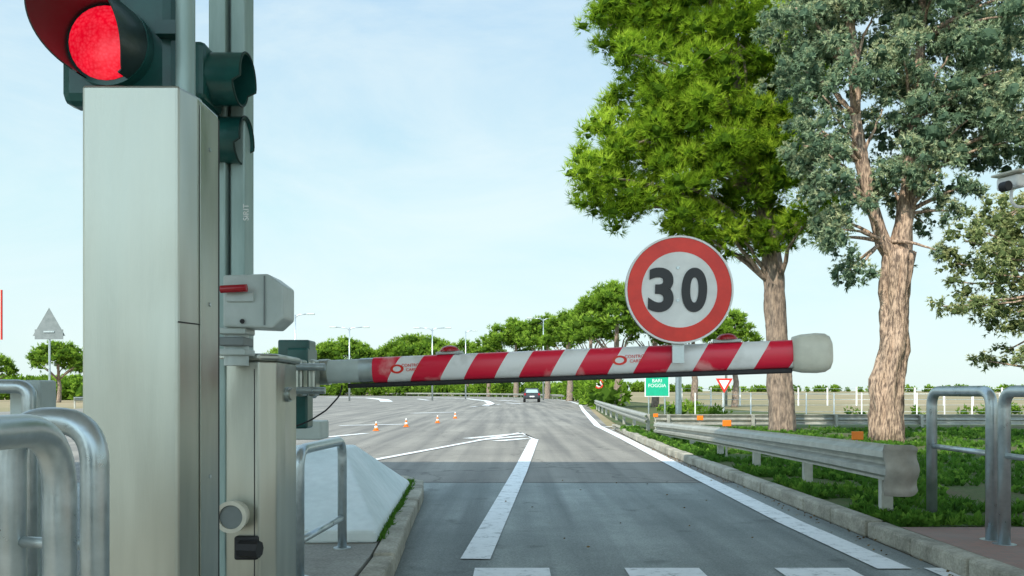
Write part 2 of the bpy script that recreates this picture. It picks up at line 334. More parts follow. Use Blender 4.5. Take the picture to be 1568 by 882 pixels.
# ------------------------------------------------------------------ foliage
def needles(name,centers,dirs,tint,nper,L,W,spread,m,parent,seed,quad=False,hang=0.0):
    rng=np.random.default_rng(seed); n=len(centers)
    c=np.repeat(centers,nper,0); d=np.repeat(dirs,nper,0); t=np.repeat(tint,nper)
    d=d+rng.normal(0,spread,d.shape); d/=np.linalg.norm(d,axis=1)[:,None]+1e-9
    s=np.cross(d,rng.normal(0,1,d.shape)); s/=np.linalg.norm(s,axis=1)[:,None]+1e-9
    l=(L*rng.uniform(0.6,1.2,len(c)))[:,None]; w=(W*rng.uniform(0.7,1.2,len(c)))[:,None]
    if quad:
        V=np.stack([c,c+d*l*0.5+s*w*0.5,c+d*l-np.array([0,0,hang]),c+d*l*0.5-s*w*0.5],1); k=4
    else:
        V=np.stack([c-s*w*0.5,c+s*w*0.5,c+d*l-np.array([0,0,hang])],1); k=3
    N=len(c); me=bpy.data.meshes.new(name)
    me.vertices.add(N*k); me.vertices.foreach_set('co',V.astype(np.float32).ravel())
    me.loops.add(N*k); me.loops.foreach_set('vertex_index',np.arange(N*k,dtype=np.int32))
    me.polygons.add(N); me.polygons.foreach_set('loop_start',np.arange(0,N*k,k,dtype=np.int32))
    try: me.polygons.foreach_set('loop_total',np.full(N,k,dtype=np.int32))
    except Exception: pass
    me.update(); me.validate()
    a=me.attributes.new('tint','FLOAT','POINT')
    tt=np.clip(np.repeat(t+rng.normal(0,0.06,N),k),0,1).astype(np.float32)
    a.data.foreach_set('value',tt)
    me.materials.append(m)
    o=bpy.data.objects.new(name,me); COL.objects.link(o)
    if parent: o.parent=parent
    return o
_bm=bmesh.new(); bmesh.ops.create_icosphere(_bm,subdivisions=1,radius=1.0)
ICOV=[v.co.copy() for v in _bm.verts]; ICOF=[tuple(v.index for v in f.verts) for f in _bm.faces]; _bm.free()
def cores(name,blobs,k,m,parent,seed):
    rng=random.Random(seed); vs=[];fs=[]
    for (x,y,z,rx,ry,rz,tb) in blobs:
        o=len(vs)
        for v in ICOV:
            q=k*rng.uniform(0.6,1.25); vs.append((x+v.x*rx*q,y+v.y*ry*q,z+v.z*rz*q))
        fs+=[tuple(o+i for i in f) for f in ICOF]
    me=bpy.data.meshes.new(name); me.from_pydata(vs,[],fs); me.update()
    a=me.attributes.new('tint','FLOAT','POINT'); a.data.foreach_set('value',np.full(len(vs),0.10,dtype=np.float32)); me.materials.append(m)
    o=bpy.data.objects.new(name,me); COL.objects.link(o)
    if parent: o.parent=parent
def crown(name,blobs,dens,nper,L,W,spread,m,parent,seed,up=0.5,droop=0.0,quad=False,shell=0.55,core=0.55,shade_grad=0.12,hang=0.0):
    rng=np.random.default_rng(seed); C=[];D=[];T=[]
    for (x,y,z,rx,ry,rz,tb) in blobs:
        area=4*math.pi*((rx*ry+rx*rz+ry*rz)/3); n=max(6,int(area*dens))
        u=rng.normal(0,1,(n,3)); u/=np.linalg.norm(u,axis=1)[:,None]
        rad=shell+(1.08-shell)*rng.random(n)**0.6
        p=np.array([x,y,z])+u*np.array([rx,ry,rz])*rad[:,None]
        d=u*0.9+np.array([0,0,up-droop])+rng.normal(0,0.3,(n,3))
        C.append(p);D.append(d);T.append(np.clip(tb+shade_grad*u[:,2]+rng.normal(0,0.11,n),0,1))  # clump tops tinted lighter, undersides darker: shading put into the leaf colour
    C=np.concatenate(C);D=np.concatenate(D);D/=np.linalg.norm(D,axis=1)[:,None];T=np.concatenate(T)
    o=needles(name,C,D,T,nper,L,W,spread,m,parent,seed+1,quad,hang)
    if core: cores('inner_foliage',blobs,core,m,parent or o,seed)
    return o
def lobes_px(lobes,d,depth,sub,seed,subr=0.42,flat=0.85,tb=0.5,keep=1.0,rmin=0.4,rmax=0.9):
    rng=random.Random(seed); out=[]; axis=[]
    for (px,py,rp) in lobes:
        for s in (-1,1) if depth>0 else (0,):
            dd=d+s*rng.uniform(0.2,1.0)*depth
            c=P(px,py,d); c.y=dd; r=rp*d/F
            tbl=tb+rng.uniform(-0.13,0.13)
            axis.append((c,r))
            for k in range(sub):
                if rng.random()>keep: continue
                u=Vector((rng.gauss(0,1),rng.gauss(0,1),rng.gauss(0,1))).normalized()
                q=c+u*r*rng.uniform(rmin,rmax); sr=r*subr*rng.uniform(0.65,1.25)
                out.append((q.x,q.y,q.z,sr*1.1,sr*1.1,sr*flat,tbl+0.1*u.z+rng.uniform(-0.12,0.12)))  # lobe tops also tinted lighter, same shading in the leaf colour
    return out,axis
LM={}
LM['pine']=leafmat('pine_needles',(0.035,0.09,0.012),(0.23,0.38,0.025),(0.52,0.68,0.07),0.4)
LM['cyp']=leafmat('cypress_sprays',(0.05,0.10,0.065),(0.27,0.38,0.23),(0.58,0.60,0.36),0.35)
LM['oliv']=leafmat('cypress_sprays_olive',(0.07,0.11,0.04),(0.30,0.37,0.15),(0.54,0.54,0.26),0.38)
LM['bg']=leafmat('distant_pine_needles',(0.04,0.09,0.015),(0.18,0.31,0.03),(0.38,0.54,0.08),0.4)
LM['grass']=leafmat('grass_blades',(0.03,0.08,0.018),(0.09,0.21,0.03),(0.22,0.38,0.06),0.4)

def limb(name,a,b,r0,r1,m,parent,seed,sag=0.25,n=7):
    rng=random.Random(seed); a=Vector(a); b=Vector(b); L=(b-a).length; pts=[];rs=[]
    for i in range(n+1):
        t=i/n; p=a.lerp(b,t)+Vector((rng.uniform(-1,1),rng.uniform(-1,1),0))*L*0.03*(0<i<n); p.z-=math.sin(math.pi*t)*sag*L*0.3
        pts.append(p); rs.append(r0+(r1-r0)*t)
    return tube(name,pts,rs,m,parent,seg=8)

# stone pine (large)
tp=empty('stone_pine_tree')
base=Vector((*G(1197,662,0.13),0.05)); D1=base.y
pts=[base,base+Vector((0,0,0.25)),P(1196,600,D1),P(1190,520,D1),P(1186,440,D1),P(1180,380,D1),P(1168,300,D1),P(1150,200,D1),P(1120,90,D1),P(1080,-20,D1)]
tube('trunk',pts,[0.38,0.34,0.31,0.28,0.26,0.25,0.21,0.16,0.12,0.07],M['bark'],tp,seg=34,rough=0.24)
lob=[(935,25,40),(1000,50,60),(962,120,40),(1040,140,70),(925,225,52),(990,225,60),(905,285,38),(965,305,44),(1040,300,60),(1090,210,80),(1145,300,62),(1120,80,85),(1050,-30,90),(1180,170,66),(960,-50,60),(1060,345,38),(1110,362,32),(1165,365,34),(1215,345,38),(1245,330,26),(1170,-60,90),(1195,50,60),(1060,-130,80),(1170,240,60),(1020,190,50),(1215,250,50),(1225,130,50)]
bl,ax=lobes_px(lob,D1,1.6,20,11,subr=0.27,tb=0.55,rmax=1.02)
crown('needles',bl,38,11,0.23,0.020,0.42,LM['pine'],tp,21,up=0.55,core=0.65,shade_grad=0.16)
for i,(c,r) in enumerate(ax):
    k=min(range(4,10),key=lambda q:abs(pts[q].z-(c.z-1.2))); limb('branch_%d'%i,pts[k],c,0.075,0.02,M['bark'],tp,i,-0.3)
    for q in range(2):
        e=c+Vector((random.uniform(-1,1),random.uniform(-1,1),random.uniform(-0.5,0.8)))*r*0.8; limb('twig_%d_%d'%(i,q),c,e,0.025,0.008,M['bark'],tp,i*7+q,0,n=3)

# grey-green cypress
tc_=empty('cypress_tree')
base=Vector((*G(1358,676,0.13),0.05)); D2=base.y
fork=P(1376,385,D2)
pts=[base,P(1355,655,D2),P(1359,600,D2),P(1369,520,D2),P(1371,450,D2),fork]
tube('trunk',pts,[0.38,0.335,0.31,0.295,0.29,0.31],M['bark2'],tc_,seg=40,rough=0.42)
l1=[fork+Vector((0,0,-0.2)),P(1352,370,D2),P(1337,320,D2),P(1320,250,D2),P(1311,180,D2),P(1308,110,D2),P(1300,20,D2),P(1290,-80,D2)]
tube('limb_a',l1,[0.22,0.17,0.15,0.13,0.12,0.11,0.09,0.05],M['bark2'],tc_,seg=14,rough=0.3)
l2=[fork+Vector((0,0,-0.2)),P(1386,330,D2),P(1392,280,D2),P(1400,180,D2),P(1410,60,D2),P(1415,-60,D2)]
tube('limb_b',l2,[0.26,0.21,0.16,0.12,0.09,0.05],M['bark2'],tc_,seg=14,rough=0.3)
lob=[(1205,30,38),(1255,50,50),(1222,115,36),(1235,170,30),(1240,215,36),(1262,285,36),(1275,360,36),(1305,418,24),(1330,30,54),(1400,10,60),(1480,30,60),(1545,50,60),(1360,110,44),(1420,110,54),(1500,130,58),(1560,190,56),(1385,190,46),(1455,200,50),(1520,230,40),(1370,258,40),(1425,262,38),(1295,320,28),(1335,285,24),(1440,330,22),(1412,395,14),(1270,-40,70),(1380,-60,70),(1480,-60,70),(1580,-20,60),(1600,120,60),(1470,290,26),(1280,130,30),(1285,210,26),(1340,175,26),(1245,255,26),(1400,300,26)]
bl,ax=lobes_px(lob,D2,1.0,16,12,subr=0.27,flat=1.15,tb=0.56,keep=0.9,rmax=1.05)
bl=[b for b in bl if not (abs((b[0]*F/b[1]+CX)-1312)<12 and 130<HY-(b[2]-H)*F/b[1]<300 and b[1]<D2)]
crown('sprays',bl,75,8,0.095,0.030,0.6,LM['cyp'],tc_,31,up=0.1,shell=0.5,core=0.68,shade_grad=0.2,hang=0.015)
allp=l1[1:]+l2[1:]
for i,(c,r) in enumerate(ax):
    k=min(allp,key=lambda q:(q-(c-Vector((0,0,0.8)))).length); limb('branch_%d'%i,k,c,0.05,0.015,M['bark2'],tc_,i,-0.2)
t3=empty('cypress_tree'); D3=17.0
b3=P(1720,600,D3); b3.z=0.05
p3=[b3,b3+Vector((0,0,2)),b3+Vector((-0.1,0,4)),b3+Vector((0.1,0,7)),b3+Vector((0,0,10))]
tube('trunk',p3,[0.36,0.28,0.24,0.16,0.06],M['bark2'],t3,seg=16,rough=0.3)
lob=[(1535,335,36),(1500,360,30),(1560,400,48),(1505,425,34),(1462,465,18),(1490,470,22),(1545,480,36),(1530,550,20),(1560,540,22),(1620,350,70),(1620,480,60),(1490,395,24),(1700,300,90),(1700,180,80),(1700,420,80),(1650,250,50)]
bl,ax=lobes_px(lob,D3,0.8,14,13,subr=0.27,flat=1.15,tb=0.56,keep=0.9,rmax=1.05)
crown('sprays',bl,70,7,0.085,0.027,0.6,LM['oliv'],t3,41,up=0.1,shell=0.5,core=0.62,shade_grad=0.2,hang=0.015)
for i,(c,r) in enumerate(ax):
    k=min(p3[1:],key=lambda q:(q-(c+Vector((1,0,1)))).length); limb('branch_%d'%i,k,c,0.05,0.012,M['bark2'],t3,i,0.3)

# distant umbrella pines
def umbrella(idx,px,top,wpx,d,seed,tb=0.52,low=0.40):
    e=empty('stone_pine_tree'); rng=random.Random(seed)
    x=(px-CX)*d/F; zt=H+(HY-top)*d/F; w=wpx*1.15*d/F/2; zb=zt*low; s0=zt/9.0
    tube('trunk',[(x,d,-0.05),(x+0.1,d,zt*0.25),(x-0.05,d,zb),(x,d,zt*0.8)],[0.34*s0,0.26*s0,0.20*s0,0.08],M['bark'],e,seg=10,rough=0.2)
    bl=[]; n=95
    for i in range(n):
        a=rng.uniform(0,2*math.pi); q=rng.random(); r=math.sqrt(q)*0.90*w
        hh=math.sqrt(max(0,1-(r/w)**2)); s=w*rng.uniform(0.11,0.18)
        z=zb+(zt-zb)*(0.06+0.84*hh*(1-0.55*rng.random()**2))
        bl.append((x+r*math.cos(a),d+r*math.sin(a),z,s*1.15,s*1.15,s*0.75,tb+rng.uniform(-0.16,0.16)))
    for i in range(8):
        a=rng.uniform(0,6.28); limb('branch_%d'%i,(x,d,zb*0.85),(x+0.6*w*math.cos(a),d+0.6*w*math.sin(a),zb+(zt-zb)*0.3),0.1,0.03,M['bark'],e,i,-0.2,n=4)
    k=d/60.0
    crown('needles',bl,10/k**1.6,6,0.30*k**0.7,0.075*k**0.8,0.5,LM['bg'],e,seed+5,up=0.5,core=0.75,shade_grad=0.28)
for i,t in enumerate([(945,426,130,60),(1003,447,90,66),(1062,455,110,62),(1125,470,66,64),(905,455,80,80),(872,468,76,100),(838,476,74,128),(790,484,92,165),(748,508,56,175),(715,516,54,190),(640,512,108,215),(600,524,60,235),(680,522,56,205),(524,515,96,210),(487,530,60,225),(568,536,60,235),(90,519,78,90),(150,535,70,100),(-10,540,60,95),(440,530,80,220)]):
    umbrella(i,*t,seed=100+i*7)
def bushes(name,segs,m,seed,tb=0.45,dens=4,L=0.4,W=0.13):
    rng=random.Random(seed); bl=[]
    for (a,b,n,hmin,hmax) in segs:
        for i in range(n):
            t=rng.random(); x=a[0]+(b[0]-a[0])*t+rng.uniform(-1,1); y=a[1]+(b[1]-a[1])*t+rng.uniform(-2,2); h=rng.uniform(hmin,hmax)
            bl.append((x,y,h*0.45,h*0.6,h*0.6,h*0.55,tb+rng.uniform(-0.25,0.25)))
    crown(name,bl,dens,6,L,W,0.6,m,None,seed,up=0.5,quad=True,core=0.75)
bushes('roadside_bushes',[((-75,222),(-15,194),80,1.8,4.0),((-12,190),(8,160),36,1.8,3.6),((9.0,100),(9.5,150),25,1.2,3.0),((6.9,58),(9.0,95),26,0.8,2.2),((-70,115),(-42,110),40,1.2,3.2)],LM['bg'],7,dens=2.0,L=0.6,W=0.25)
bushes('distant_tree_line',[((100,720),(720,760),190,3,6),((-500,560),(-60,520),170,6,11),((-100,660),(140,700),90,4,8)],LM['bg'],9,dens=0.3,L=2.2,W=0.9)
bushes('low_shrubs',[((12,40),(26,42),12,0.3,0.6),((8.5,30),(9.5,52),12,0.3,0.8)],LM['bg'],19,dens=20,L=0.2,W=0.06)

rng=np.random.default_rng(3); n=21000
gx=3.2+(14-3.2)*rng.random(n)**1.7; gy=6.95+rng.random(n)**1.1*18
cl=np.array([mnoise.noise(Vector((a*0.9,b*0.9,3)))+0.5*mnoise.noise(Vector((a*2.9,b*2.9,7))) for a,b in zip(gx,gy)])
keep=cl>-0.12; gx,gy,cl=gx[keep],gy[keep],cl[keep]
zc=np.array([0.12+0.05*mnoise.noise(Vector((a*0.8,b*0.8,0)))*min(1,(a-3.16)*2) for a,b in zip(gx,gy)])
C=np.stack([gx,gy,zc],1); Dd=np.tile([0,0,1.0],(len(gx),1))
needles('grass',C,Dd,np.clip(0.38+cl*0.75,0,1),7,0.10,0.024,0.7,LM['grass'],None,5)
sel=rng.random(len(gx))<0.2
needles('broadleaf_weeds',C[sel]+np.array([0,0,0.04]),Dd[sel],np.clip(0.5+rng.normal(0,0.2,sel.sum()),0,1),7,0.08,0.055,0.9,LM['grass'],None,15,quad=True)
wx=[]
for i in range(420):
    t=random.random(); y=6.2+t*4.0; wx.append((-0.97-0.055*(y-5.7)+random.gauss(0,0.025),y,0.14))
needles('weeds',np.array(wx),np.tile([0,0,1.0],(len(wx),1)),np.full(len(wx),0.5),7,0.07,0.02,0.6,LM['grass'],None,6)
lf=[]
for i in range(150):
    x=2.98-abs(random.gauss(0,0.10)); y=random.uniform(5.5,18); lf.append((x,y,0.016))
for i in range(18): lf.append((random.uniform(-0.7,2.5),random.uniform(6,12),0.016))
LM['dead']=leafmat('dead_leaf',(0.10,0.07,0.04),(0.18,0.12,0.06),(0.28,0.2,0.1),0.1)
needles('fallen_leaves',np.array(lf),np.tile([1.0,0,0.1],(len(lf),1)),np.random.default_rng(2).random(len(lf)),1,0.03,0.018,0.09,LM['dead'],None,8,quad=True)

# ------------------------------------------------------------------ steel pillar
pl=empty('steel_pillar')
z1=H+(HY-130)*2.3/F
prism('body',[(-1.166,2.3),(-0.905,2.3),(-0.884,2.385),(-0.884,2.56),(-1.166,2.56)],0.14,z1,M['steel'],pl,bev=0.008)
prism('side_panel',[(-0.8825,2.40),(-0.8795,2.40),(-0.8795,2.54),(-0.8825,2.54)],0.3,z1-0.02,M['steel2'],pl)
prism('gap',[(-1.1,2.562),(-0.887,2.562),(-0.887,2.575),(-1.1,2.575)],0.14,z1-0.01,M['black'],pl)
prism('seam',[(-0.904,2.297),(-0.8835,2.383),(-0.8835,2.56),(-0.8825,2.56),(-0.8825,2.382),(-0.903,2.296)],H+(HY-496)*2.35/F,H+(HY-494)*2.35/F,M['black'],pl)
for z in (0.6,1.0,1.5,1.95):
    cyl('rivet',(-0.879,2.47,z),(-0.876,2.47,z),0.006,M['galv'],pl,seg=10)

# ------------------------------------------------------------------ red signal
def visor(name,c,axis,up,r,L,m,parent,a0=-60,a1=240,k=0.45):
    axis=Vector(axis).normalized(); up=Vector(up); sd=axis.cross(up).normalized(); vs=[];fs=[];n=48
    for i in range(n+1):
        a=math.radians(a0+(a1-a0)*i/n); s=math.sin(a); ll=L*(max(0.03,(s-(-0.87))/1.87))**k
        for rr in (r,r+0.004):
            dv=(sd*math.cos(a)+up*math.sin(a))*rr
            vs+= [c+dv, c+dv+axis*ll]
    for i in range(n):
        o=4*i; p=4*(i+1)
        fs+= [(o,o+1,p+1,p),(o+2,o+3,p+3,p+2),(o+1,o+3,p+3,p+1)]
    return autosm(meshobj(name,vs,fs,m,parent,smooth=True))
sg=empty('traffic_light')
ds=2.46; c=P(163,66,ds)
box('backplate',(c.x+0.008,ds+0.09,c.z+0.02),(0.335,0.10,0.36),M['green'],sg,bev=0.03)
box('housing_top',(c.x+0.008,ds+0.09,c.z+0.37),(0.335,0.10,0.32),M['green'],sg,bev=0.03)
cyl('bezel',(c.x,ds+0.045,c.z),(c.x,ds,c.z),0.122,M['green'],sg,seg=48)
o=dome('red_lens',(0,0,0),0.108,M['redlens'],sg,sz=0.3); o.rotation_euler=(math.radians(90),0,0); o.location=(c.x,ds-0.001,c.z)
visor('visor',Vector((c.x,ds,c.z)),(0,-1,-0.06),(0,0,1),0.115,0.27,M['visor'],sg)
cyl('bezel_top',(c.x,ds+0.045,c.z+0.32),(c.x,ds,c.z+0.32),0.122,M['green'],sg,seg=48)
visor('visor_top',Vector((c.x,ds,c.z+0.32)),(0,-1,-0.06),(0,0,1),0.115,0.27,M['visor'],sg)
pb=P(284,60,2.45)
gp=empty('signal_pole'); cyl('tube',(pb.x,2.45,z1-0.002),(pb.x,2.45,3.4),0.027,M['pole'],gp,seg=24)
cyl('flange',(pb.x,2.45,z1),(pb.x,2.45,z1+0.012),0.045,M['pole'],gp)
box('bracket',(pb.x-0.05,2.49,c.z+0.05),(0.09,0.05,0.04),M['green'],sg)

# ------------------------------------------------------------------ mast with side signals
ms=empty('signal_mast'); dm=3.3; xm=(352-CX)*dm/F
box('mast_column',(xm-0.03,dm,1.95),(0.065,0.12,3.9),M['pole'],ms,bev=0.006)
box('mast_flange',(xm+0.042,dm+0.02,1.95),(0.055,0.12,3.9),M['pole'],ms,bev=0.006)
box('mast_web',(xm+0.008,dm+0.03,1.95),(0.02,0.08,3.89),M['signback'],ms)
box('base_plate',(xm,dm,0.155),(0.25,0.25,0.02),M['galv'],ms)
R=Matrix.Rotation(math.radians(90),4,'X')
text('label','SIRIT',0.03,M['white'],ms,Matrix.Translation(P(377,325,dm-0.045))@Matrix.Rotation(math.radians(-90),4,'Y')@R,ext=0.0005)
def side_signal(name,py,x0,x1,hp,d,idx):
    e=empty(name); cc=P(x0,py,d); r=hp*d/F/2; ln=(x1-x0)*d/F
    box('housing',(cc.x-0.03,d,cc.z),(0.11,2.2*r,2.25*r),M['green'],e,bev=0.02)
    n=36; vs=[];fs=[]
    for i in range(n):
        a=2*math.pi*i/n; lo=ln*(1.0 if math.sin(a)>-0.3 else 0.80)
        for rr in(r,r-0.006):
            vs+=[(cc.x+0.02,d+rr*math.cos(a),cc.z+rr*math.sin(a)),(cc.x+lo,d+rr*math.cos(a),cc.z+rr*math.sin(a))]
    for i in range(n):
        o=4*i;p=4*((i+1)%n); fs+=[(o,o+1,p+1,p),(o+2,o+3,p+3,p+2),(o+1,o+3,p+3,p+1)]
    autosm(meshobj('hood',vs,fs,M['green'],e,smooth=True))
    tube('rim',[(cc.x+ln+ (0 if math.sin(2*math.pi*i/n)>-0.3 else -0.2*ln),d+r*math.cos(2*math.pi*i/n),cc.z+r*math.sin(2*math.pi*i/n)) for i in range(n+1)],0.004,M['greenin'],e,seg=6)
    o=dome('lens',(0,0,0),r*0.92,M['darklens'],e,sz=0.3); o.rotation_euler=(0,math.radians(90),0); o.location=(cc.x+0.025,d,cc.z)
    return e
side_signal('side_traffic_light',122,318,380,78,3.15,0)
side_signal('side_traffic_light',215,330,378,70,3.25,1)
bx=empty('detector_box'); d=3.1
poly=[(341,421),(410,419),(434,437),(434,487),(417,503),(341,500)]
vs=[]
for dd in(d,d+0.16):
    for (a,b) in poly:
        p=P(a,b,d); vs.append((p.x,dd,p.z))
n=6; fs=[tuple(range(n)),tuple(range(n,2*n))]+[(i,(i+1)%n,n+(i+1)%n,n+i) for i in range(n)]
bevel(meshobj('case',vs,fs,M['boxg'],bx),0.008)
box('lid_seam',P(405,460,d-0.002),(0.004,0.006,0.18),M['signback'],bx)
box('clamp',P(368,455,d-0.004),(0.10,0.012,0.035),M['boxg'],bx,bev=0.004)
cyl('knob_red',P(338,443,d-0.03),P(378,441,d-0.03),0.014,M['redlamp'],bx)
cyl('screw',P(371,492,d-0.008),P(371,492,d+0.01),0.009,M['black'],bx,seg=12)
for i,(a,b,h) in enumerate([(362,508,10),(362,524,14),(362,540,10)]):
    box('neck_%d'%i,P(a,b,d+0.08),(0.105-0.012*(i%2),0.12,h*d/F),M['boxg' if i!=1 else 'signback'],bx,bev=0.005)
cyl('pipe',P(362,500,d+0.08),P(362,560,d+0.08),0.045,M['boxg'],bx)

# ------------------------------------------------------------------ barrier machine
bc=empty('barrier_cabinet'); dc=3.25
zt=H+(HY-541)*dc/F
def X(px,d): return (px-CX)*d/F
xl=X(330,dc); x1=X(397,dc); x2=X(404,dc)+0.015; dback=3.72
x3=X(456,dback)
prism('body',[(xl,dc),(x1,dc),(x2+0.02,dc+0.05),(x3,dback-0.03),(x3-0.02,dback),(xl,dback)],0.14,zt-0.03,M['steel'],bc,bev=0.006)
poly=[(xl-0.008,dc-0.012),(x1+0.004,dc-0.012),(x2+0.03,dc+0.045),(x3+0.012,dback+0.01),(xl-0.008,dback+0.01)]
prism('lid',poly,zt-0.028,zt,M['steel2'],bc,bev=0.01)
prism('door_seam',[(x1-0.02,dc-0.0022),(x1-0.017,dc-0.0022),(x1-0.017,dc+0.002),(x1-0.02,dc+0.002)],0.3,zt-0.06,M['black'],bc)
box('base_plinth',((xl+x3)/2-0.02,3.48,0.17),(0.42,0.56,0.06),M['steel2'],bc,bev=0.005)
p=P(440,604,3.5); cyl('lock_knob',p+Vector((-0.05,0,0)),p+Vector((0.02,-0.02,0)),0.03,M['galv'],bc); cyl('lock_ring',p+Vector((0.018,-0.02,0)),p+Vector((0.03,-0.024,0)),0.024,M['steel2'],bc)
p=P(362,788,dc)
cyl('pipe_socket',(p.x-0.005,dc+0.02,p.z),(p.x+0.0,dc-0.055,p.z),0.055,M['plastic'],bc,seg=32)
disc('pipe_rim',(p.x+0.0,p.z),0.060,dc-0.07,M['plastic'],bc,th=0.02,r0=0.045,seg=40)
disc('pipe_hole',(p.x,p.z),0.046,dc-0.058,M['signback'],bc,th=0.002,seg=40)
p=P(383,838,dc); cyl('black_knob',(p.x-0.03,dc-0.03,p.z),(p.x+0.05,dc-0.045,p.z),0.032,M['black'],bc,seg=8); box('knob_base',(p.x-0.01,dc-0.01,p.z),(0.09,0.03,0.09),M['black'],bc,bev=0.008)
box('drive_head',P(463,572,4.1),(0.10,0.2,0.24),M['green'],bc,bev=0.01)
box('drive_head_top',P(455,535,4.1),(0.15,0.14,0.085),M['green'],bc,bev=0.008)
box('drive_arm_low',P(464,630,4.05),(0.07,0.12,0.16),M['green'],bc,bev=0.01)
box('drive_box',P(478,658,4.6),(0.14,0.2,0.10),M['boxg'],bc,bev=0.01)
for i,px in enumerate((462,481)):
    box('clamp_plate_%d'%i,P(px,579,3.93),(0.034,0.10,0.17),M['steel2'],bc,bev=0.012)
cyl('clamp_bolt',P(452,562,3.86),P(498,562,3.86),0.016,M['galv'],bc); cyl('clamp_bolt2',P(452,598,3.86),P(498,598,3.86),0.016,M['galv'],bc)

# boom
A=P(490,570,4.05); B=P(1215,542,3.62)
dirv=(B-A); Lb=dirv.length; xa=dirv.normalized(); ya=Vector((0,0,1)).cross(xa).normalized(); za=xa.cross(ya)
MW=Matrix(((xa.x,ya.x,za.x,A.x),(xa.y,ya.y,za.y,A.y),(xa.z,ya.z,za.z,A.z),(0,0,0,1)))
k=Lb/725.0
bm_=empty('barrier_boom'); bm_.matrix_world=MW
def lobj(o): o.parent=bm_; return o
hz=0.060; hy=0.042
def prof(n=28,ex=2.6,s=1.0):
    out=[]
    for i in range(n):
        a=2*math.pi*i/n; c_,s_=math.cos(a),math.sin(a)
        out.append((hy*s*math.copysign(abs(c_)**(2/ex),c_),hz*s*math.copysign(abs(s_)**(2/ex),s_)))
    return out
def seg_(name,x0,x1,m,s=1.0,nn=2):
    pr=prof(s=s); n=len(pr); vs=[];fs=[]
    for i in range(nn): 
        x=x0+(x1-x0)*i/(nn-1); vs+=[(x,a,b) for a,b in pr]
    for j in range(nn-1):
        for i in range(n): fs.append((j*n+i,j*n+(i+1)%n,(j+1)*n+(i+1)%n,(j+1)*n+i))
    fs+=[tuple(range(n)),tuple((nn-1)*n+i for i in range(n))]
    return autosm(lobj(meshobj(name,vs,fs,m,smooth=True)))
per=86*k; x0=(643-490)*k+0.6*hz
seg_('boom_sleeve',0,94*k,M['boxg'],0.93)
seg_('boom_collar',0.0,0.05,M['steel2'],1.02)
seg_('boom_collar_b',70*k,95*k,M['galv'],0.97)
seg_('boom_beam',93*k,Lb,stripemat(per,x0,0.62,0.56))
lobj(box('rubber_strip',((45*k+Lb)/2,0,-hz-0.010),(Lb-50*k,0.03,0.022),M['black'],bev=0.006))
vs=[];fs=[]; xs=[(Lb-0.006,1.0),(Lb-0.004,1.22),(Lb+0.03,1.36),(Lb+0.09,1.42),(Lb+0.125,1.36),(Lb+0.145,1.15),(Lb+0.155,0.75),(Lb+0.158,0.3)]
pr=[(a,b) for a,b in prof(ex=2.8)]
for x,s in xs: vs+=[(x,a*s*1.1,b*s) for a,b in pr]
n=len(pr)
for j in range(len(xs)-1):
    for i in range(n): fs.append((j*n+i,j*n+(i+1)%n,(j+1)*n+(i+1)%n,(j+1)*n+i))
fs+=[tuple(range(n)),tuple((len(xs)-1)*n+i for i in range(n))]
lobj(meshobj('end_cap',vs,fs,M['capw'],smooth=True))
for i,px in enumerate((706,1123)):
    x=(px-490)*k
    lobj(box('lamp_base_%d'%i,(x,0,hz+0.006),(0.12,0.06,0.014),M['boxg'],bev=0.005))
    lobj(cyl('lamp_ring_%d'%i,(x,0,hz+0.012),(x,0,hz+0.02),0.046,M['redlamp']))
    lobj(dome('red_lamp_%d'%i,(x,0,hz+0.018),0.042,M['redlamp'],None,sz=0.55))
for i,px in enumerate((626,970)):
    x=(px-490)*k
    o=disc('emblem_%d'%i,(0,0),0.026,0,M['red'],None,th=0.0015,r0=0.016,seg=30); lobj(o); o.location=(x-0.005,-hy-0.0025,0.0); o.scale=(1.25,1,0.8)
    o=text('lettering_%d'%i,'CONTROL\nCARD',0.020,M['red'],None,Matrix.Identity(4),off=0.0,ext=0.0005); lobj(o); o.rotation_euler=(math.radians(90),0,0); o.location=(x+0.066,-hy-0.002,0.004)
pts=[P(524,590,4.0),P(520,606,3.98),P(500,628,3.96),P(475,644,3.94),P(455,652,3.9),P(446,655,3.88)]
cb=tube('power_cable',fillet(pts,0.02,4),0.004,M['black'],None,seg=8); cb.parent=bc

# 30 sign (clamped to the boom)
sn=empty('speed_limit_sign'); dS=3.60; c=P(1040.5,443.5,dS); r=83*dS/F
disc('back',(c.x,c.z),r,dS+0.004,M['signback'],sn,th=0.02)
disc('rim',(c.x,c.z),r,dS-0.002,M['white'],sn,th=0.005,r0=r*0.965)
disc('red_ring',(c.x,c.z),r*0.96,dS,M['red'],sn,th=0.003,r0=r*0.70)
disc('white_face',(c.x,c.z),r*0.715,dS+0.002,M['white'],sn,th=0.003)
for ch,px in(('3',1012),('0',1063)):
    p=P(px,444,dS)
    o=text('digit_'+ch,ch,0.27,M['blk'],sn,Matrix.Translation((p.x,dS-0.002,p.z))@Matrix.Rotation(math.radians(1.5),4,'Y')@R,off=0.010,ext=0.002)
    bb=[Vector(b) for b in o.bound_box]; w=max(b.x for b in bb)-min(b.x for b in bb); h=max(b.y for b in bb)-min(b.y for b in bb)
    o.scale=(39*dS/F/w,68*dS/F/h,1); ctr=(Vector((max(b.x for b in bb)+min(b.x for b in bb),max(b.y for b in bb)+min(b.y for b in bb),0)))/2
    o.location=(p.x-ctr.x*o.scale[0],dS-0.002,p.z-ctr.y*o.scale[1])
for pz in(410,460):
    p=P(1038,pz,dS); cyl('bolt',(p.x,dS-0.003,p.z),(p.x,dS+0.001,p.z),0.007,M['galv'],sn,seg=12)
